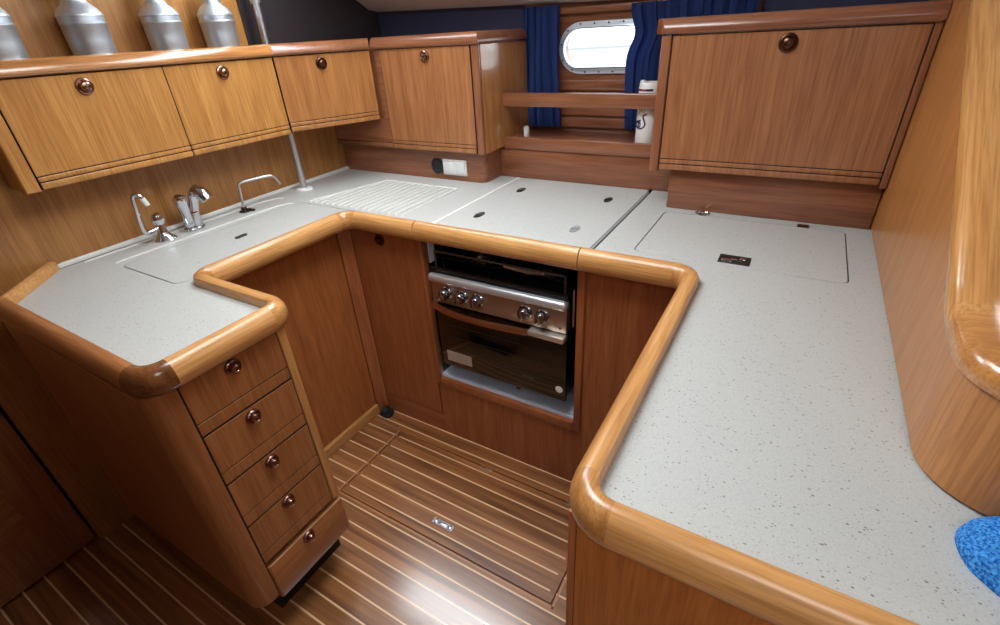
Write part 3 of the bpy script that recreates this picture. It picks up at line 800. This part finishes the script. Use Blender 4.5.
curtain('curtain', 'dark blue curtain at the right side of the porthole, partly behind the wide cabinet',
        lambda f: -.622-.010*math.sin(PI*f*1.2)+(.026*math.exp(-((f-.22)/.12)**2)), lambda f: -.205, 1.090, 1.518, 2.004, 8, .014)

# ================================================================== THINGS ON THE SHELVES AND WORKTOP
tins = [(-1.772, .548, 'leftmost grey milk-churn tin on the shelf, cut off by the picture edge'), (-1.772, .757, 'second milk-churn tin from the left, above the first flap door knob'),
        (-1.772, .970, 'third milk-churn tin from the left, second from the steel post'), (-1.772, 1.152, 'rightmost milk-churn tin, nearest the steel post')]
for x, y, lb in tins:
    r0 = .0535
    t_ = thing('milk_churn_tin', lb, 'tin', (x, y, 1.434), 'milk-churn tins on the left shelf')
    bm = B(); r = r0
    lathe(bm, [(r*.94, 0), (r*.96, .002), (r*.985, .06), (r, .098), (r*1.02, .0995), (r*1.02, .1025), (r, .104), (r*1.0, .117), (r*1.02, .118), (r*1.02, .121), (r*.99, .124), (r*.82, .138), (r*.60, .148), (r*.52, .155), (r*.52, .178)], (x, y, 1.434), n=40)
    obj('body', bm, tinm, t_)
    bm = B(); lathe(bm, [(r*.46, .176), (r*.62, .178), (r*.66, .183), (r*.66, .193), (r*.58, .199), (r*.30, .203), (r*.14, .207), (r*.16, .217), (0, .221)], (x, y, 1.434), n=36); obj('lid', bm, tinm, t_)

# steel post
ps = thing('support_post', 'slim polished steel post rising from the worktop past the wall cabinets', 'post', (-1.764, 1.316, ZC))
bm = B(); lathe(bm, [(.0135, 0), (.0135, .985)], (-1.764, 1.316, ZC+.002), n=24); obj('tube', bm, steel, ps)
bm = B(); lathe(bm, [(.033, .0004), (.033, .006), (.028, .010), (.0145, .012)], (-1.764, 1.316, ZC), n=32); o = obj('base_flange', bm, white, ps); o['label'] = 'white base ring'
bm = B(); lathe(bm, [(.019, 0), (.019, .020), (.0145, .024)], (-1.764, 1.316, ZC+.668), n=24); obj('top_collar', bm, steel, ps)

# taps
f1 = thing('pump_tap', 'chrome hand-pump tap with a ball knob and tall hooked spout, nearest the drawer end', 'tap', (-1.752, .718, ZC))
bx, by = -1.742, .722
bm = B(); lathe(bm, [(.034, .0004), (.034, .003), (.028, .009), (.019, .018), (.015, .028), (.013, .05), (.011, .058), (0, .06)], (bx, by, ZC), n=32); obj('body', bm, chrome, f1)
bm = B(); lathe(bm, [(.006, .04), (.006, .050), (.014, .053), (.0195, .064), (.020, .071), (.016, .084), (.008, .090), (0, .091)], (bx, by, ZC), n=28); obj('pump_knob', bm, chrome, f1)
bm = B(); tube(bm, [(bx, by-.005, ZC+.043), (bx+.004, by-.035, ZC+.038), (bx+.006, by-.052, ZC+.040), (bx+.006, by-.056, ZC+.06), (bx+.010, by-.050, ZC+.142), (bx+.011, by-.048, ZC+.158), (bx+.018, by-.040, ZC+.164), (bx+.026, by-.031, ZC+.158), (bx+.031, by-.026, ZC+.140)], .0062, 14, 2); obj('spout', bm, chrome, f1)
bm = B(); tube(bm, [(bx+.028, by-.029, ZC+.150), (bx+.033, by-.024, ZC+.126)], .0075, 14); o = obj('nozzle', bm, white, f1); o['label'] = 'pale nozzle'

f2 = thing('mixer_tap', 'stout chrome mixer tap with a side lever body and down-turned spout', 'tap', (-1.748, .825, ZC))
mx_, my_ = -1.748, .825
bm = B(); prism(bm, rrect(mx_-.026, mx_+.026, my_-.034, my_+.034, .024), ZC+.0004, ZC+.008, .003); obj('base_plate', bm, chrome, f2)
bm = B(); tube(bm, [(mx_-.002, my_-.008, ZC+.006), (mx_, my_-.010, ZC+.05), (mx_+.002, my_-.013, ZC+.09), (mx_+.004, my_-.014, ZC+.110), (mx_+.004, my_-.014, ZC+.119), (mx_+.004, my_-.014, ZC+.125)], [.015, .0155, .0185, .021, .018, .008], 22); obj('lever_body', bm, chrome, f2)
bm = B(); tube(bm, [(mx_, my_+.014, ZC+.006), (mx_, my_+.015, ZC+.05), (mx_+.002, my_+.027, ZC+.09), (mx_+.006, my_+.034, ZC+.112), (mx_+.018, my_+.040, ZC+.124), (mx_+.036, my_+.047, ZC+.116), (mx_+.048, my_+.052, ZC+.094)], [.018, .016, .016, .019, .022, .0225, .021], 22)
obj('spout', bm, chrome, f2)
bm = B(); lathe(bm, [(.0168, 0), (.0174, .002), (.0168, .004)], (mx_, my_+.015, ZC+.056), n=24); o = obj('joint_ring', bm, bronzeD, f2); o['label'] = 'dark joint ring'

f3 = thing('filter_tap', 'thin steel square-hooped tap standing nearest the steel post', 'tap', (-1.75, 1.02, ZC))
gx, gy = -1.748, 1.020
bm = B(); lathe(bm, [(.020, .0004), (.020, .004), (.012, .007), (.010, .018), (0, .02)], (gx, gy, ZC), n=24); box(bm, gx-.006, gx+.03, gy+.012, gy+.026, ZC+.0004, ZC+.009, .003); o = obj('base', bm, plain('dark_chrome', (90, 92, 96), .2, 1), f3)
bm = B(); P = [(gx, gy, ZC+.015), (gx, gy+.006, ZC+.088), (gx, gy+.008, ZC+.104), (gx+.012, gy+.028, ZC+.109), (gx+.046, gy+.104, ZC+.113), (gx+.054, gy+.122, ZC+.108), (gx+.058, gy+.132, ZC+.092), (gx+.060, gy+.138, ZC+.074)]
tube(bm, P, .0048, 12, 2); obj('spout', bm, steel, f3)

# socket and switches on the plinth
sk2 = thing('power_socket', 'round black socket on the plinth below the tall wall cabinet', 'socket', (-1.308, 1.66, .975))
bm = B(); lathe(bm, [(.033, 0), (.033, .004), (.028, .007), (.020, .007), (.018, .003), (0, .003)], (-1.308, 1.66, .975), (0, -1, 0)); obj('socket_body', bm, blackpl, sk2)
sw = thing('light_switch', 'white double rocker switch plate beside the black socket', 'switch', (-1.217, 1.66, .975))
bm = B(); box(bm, -1.276, -1.158, 1.652, 1.66, .943, 1.007, .003); obj('plate', bm, white, sw)
for x in (-1.246, -1.188):
    bm = B(); box(bm, x-.024, x+.024, 1.647, 1.6525, .950, 1.000, .002); obj('rocker', bm, plain('rocker_white', (214, 216, 214), .35), sw)

# white canister with a rope knot in the niche
cx, cy, cz = -.488, 1.858, 1.0725
cn = thing('canister', 'white cylindrical canister printed with a navy rope knot, in the niche beside the wide cabinet', 'canister', (cx, cy, cz))
R = .038; H = .200
bm = B(); lathe(bm, [(R*.95, 0), (R, .004), (R, H-.012), (R*.97, H-.008), (R*.97, H), (R*.9, H+.004), (0, H+.004)], (cx, cy, cz), n=40); obj('body', bm, plain('canister_white', (230, 226, 220), .45), cn)
bm = B(); lathe(bm, [(.009, 0), (.009, .006), (0, .009)], (cx-.022, cy-.02, cz+H+.004), n=16); obj('cap_button', bm, white, cn)
def on_can(a, z, e=.0006): return (cx+(R+e)*math.sin(a), cy-(R+e)*math.cos(a), cz+z)
knotpts = []
for k_ in range(41):
    s = k_/40
    knotpts.append((-.62+.95*s+.22*math.sin(4*PI*s), .068+.016*math.sin(2*PI*s*1.5+.3)*(1-.3*s)+.055*max(0, s-.7)**1.2*3))
bm = B(); tube(bm, [on_can(a-.15, z) for a, z in knotpts], .0026, 8)
tube(bm, [on_can(-.70+.3*math.cos(q_), .068+.012*math.sin(q_)) for q_ in [2*PI*k_/20 for k_ in range(21)]], .0024, 8); obj('printed_knot', bm, navy_ink, cn)
bm = B(); tube(bm, [on_can(-.38+.30*math.cos(q_), .118+.020*math.sin(q_)) for q_ in [2*PI*k_/24 for k_ in range(25)]], .0012, 6)
for k_ in range(4):
    a = PI*k_/4; tube(bm, [on_can(-.38-.2*math.cos(a), .118-.013*math.sin(a)), on_can(-.38, .118), on_can(-.38+.2*math.cos(a), .118+.013*math.sin(a))], .001, 6)
obj('printed_emblem', bm, gold_ink, cn)
for a0, a1, mt in ((-1.0, -.62, navy_ink), (-.58, -.2, red_ink), (-.15, .5, navy_ink)):
    bm = B(); tube(bm, [on_can(a0+(a1-a0)*k_/8, .181) for k_ in range(9)], .0035, 6); obj('printed_band', bm, mt, cn)

sj = B(); lathe(sj, [(.011, 0), (.012, .003), (.012, .034), (.009, .040), (0, .041)], (-.985, 1.865, 1.0725), n=20)
tag(obj('small_jar', sj, plain('pale_translucent', (196, 196, 186), .3), loc=(-.985, 1.865, 1.0725)), 'tiny pale jar behind the lower niche rail, under the left curtain', 'jar')

# blue microfibre cloth, folded thick, at right
bm = B(); t = B(); NU, NV = 110, 64
ang = math.radians(-30); ca, sa = math.cos(ang), math.sin(ang); top = []; bot = []
for i in range(NU+1):
    rt, rb = [], []
    for j in range(NV+1):
        u, v = 2*i/NU-1, 2*j/NV-1
        # squircle plan, 0.24 x 0.125
        su, sv_ = u*math.sqrt(1-.42*v*v), v*math.sqrt(1-.42*u*u)
        x0, y0 = su*.125, sv_*.066
        e = max(0, 1-max(abs(u), abs(v))**6)
        h = .030*e**.5+.0025*math.sin(9*u+3*v)*e+(.0032*random.random()+.0015*math.sin(70*u+9*math.sin(5*v)))*e
        X, Y = .368+x0*ca-y0*sa, .508+x0*sa+y0*ca
        rt.append(t.verts.new((X, Y, ZC+.002+h))); rb.append(t.verts.new((X, Y, ZC+.001)))
    top.append(rt); bot.append(rb)
for i in range(NU):
    for j in range(NV):
        t.faces.new((top[i][j], top[i+1][j], top[i+1][j+1], top[i][j+1])); t.faces.new((bot[i][j], bot[i][j+1], bot[i+1][j+1], bot[i+1][j]))
for i in range(NU):
    t.faces.new((top[i][0], bot[i][0], bot[i+1][0], top[i+1][0])); t.faces.new((top[i][NV], top[i+1][NV], bot[i+1][NV], bot[i][NV]))
for j in range(NV):
    t.faces.new((top[0][j], top[0][j+1], bot[0][j+1], bot[0][j])); t.faces.new((top[NU][j], bot[NU][j], bot[NU][j+1], top[NU][j+1]))
merge(bm, t)
tag(obj('cleaning_cloth', bm, micro, loc=(.362, .508, ZC), sharp=80), 'bright blue microfibre cleaning cloth lying on the right worktop', 'cloth')

# small dark foot pump in the corner of the floor
fp = thing('foot_pump', 'small dark foot pump on the floor in the corner left of the stove', 'pump', (-1.33, 1.12, 0))
bm = B(); prism(bm, rrect(-1.362, -1.302, 1.092, 1.146, .02), 0, .014, .004); obj('base', bm, blackpl, fp)
bm = B(); tube(bm, [(-1.332, 1.120, .012), (-1.332, 1.115, .03), (-1.328, 1.105, .038)], [.022, .02, .012], 16); obj('pedal', bm, plain('dark_green_rubber', (22, 32, 24), .6), fp)

# ================================================================== LIGHT
w = bpy.data.worlds.new('overcast'); sc.world = w; w.use_nodes = True
nt = w.node_tree; bg = nt.nodes['Background']
tc = nt.nodes.new('ShaderNodeTexCoord'); sp = nt.nodes.new('ShaderNodeSeparateXYZ'); nt.links.new(tc.outputs['Generated'], sp.inputs[0])
rp = nt.nodes.new('ShaderNodeValToRGB'); mr = nt.nodes.new('ShaderNodeMapRange')
mr.inputs['From Min'].default_value = -.12; mr.inputs['From Max'].default_value = .12
nt.links.new(sp.outputs['Z'], mr.inputs['Value']); nt.links.new(mr.outputs['Result'], rp.inputs['Fac'])
els = rp.color_ramp.elements
els[0].position = 0; els[0].color = (.8, .88, .92, 1); els[1].position = 1; els[1].color = (.90, .96, 1, 1)
e = els.new(.36); e.color = (.17, .19, .20, 1)
e = els.new(.40); e.color = (.80, .86, .90, 1)
e = els.new(.32); e.color = (.42, .48, .52, 1)
nt.links.new(rp.outputs['Color'], bg.inputs['Color']); bg.inputs['Strength'].default_value = 5

def area(name, loc, size, power, col, target, sy=None):
    l = bpy.data.lights.new(name, 'AREA'); l.energy = power; l.color = col; l.size = size
    if sy: l.shape = 'RECTANGLE'; l.size_y = sy
    o = bpy.data.objects.new(name, l); C.objects.link(o); o.location = loc
    o.rotation_euler = (Vector(target)-Vector(loc)).to_track_quat('-Z', 'Y').to_euler()
    return o
area('deck_hatch_daylight', (-.62, .72, 1.975), 0.56, 12, (.91, .965, 1), (-.62, .72, 0))
area('side_hatch_daylight', (-1.25, 1.262, 1.885), .9, 12, (.86, .94, 1), (-1.25, .86, 1.0), .2)
area('companionway_daylight', (.35, -.45, 1.975), .6, 4.5, (.91, .965, 1), (.35, -.4, 0), .5)
area('saloon_fill_light', (1.0, -1.55, 1.2), 1.0, 9, (.91, .965, 1), (.5, 1, 1.3), .8)  # fill light added behind the camera; no window is built there

# ================================================================== CAMERA
R_ = Matrix(((0.862010, 0.504008, -0.053988), (-0.214098, 0.458561, 0.862487), (0.459457, -0.731913, 0.503191)))
cam = bpy.data.cameras.new('camera'); cam.sensor_width = 36; cam.lens = 36*481/1000; cam.clip_start = .02
co = bpy.data.objects.new('camera', cam); C.objects.link(co)
co.matrix_world = Matrix.Translation((0, 0, 1.45444)) @ R_.transposed().to_4x4()
sc.camera = co
sc.view_settings.view_transform = 'Standard'; sc.view_settings.look = 'None'
sc.view_settings.exposure = 0; sc.view_settings.gamma = 1; sc.view_settings.use_curve_mapping = False
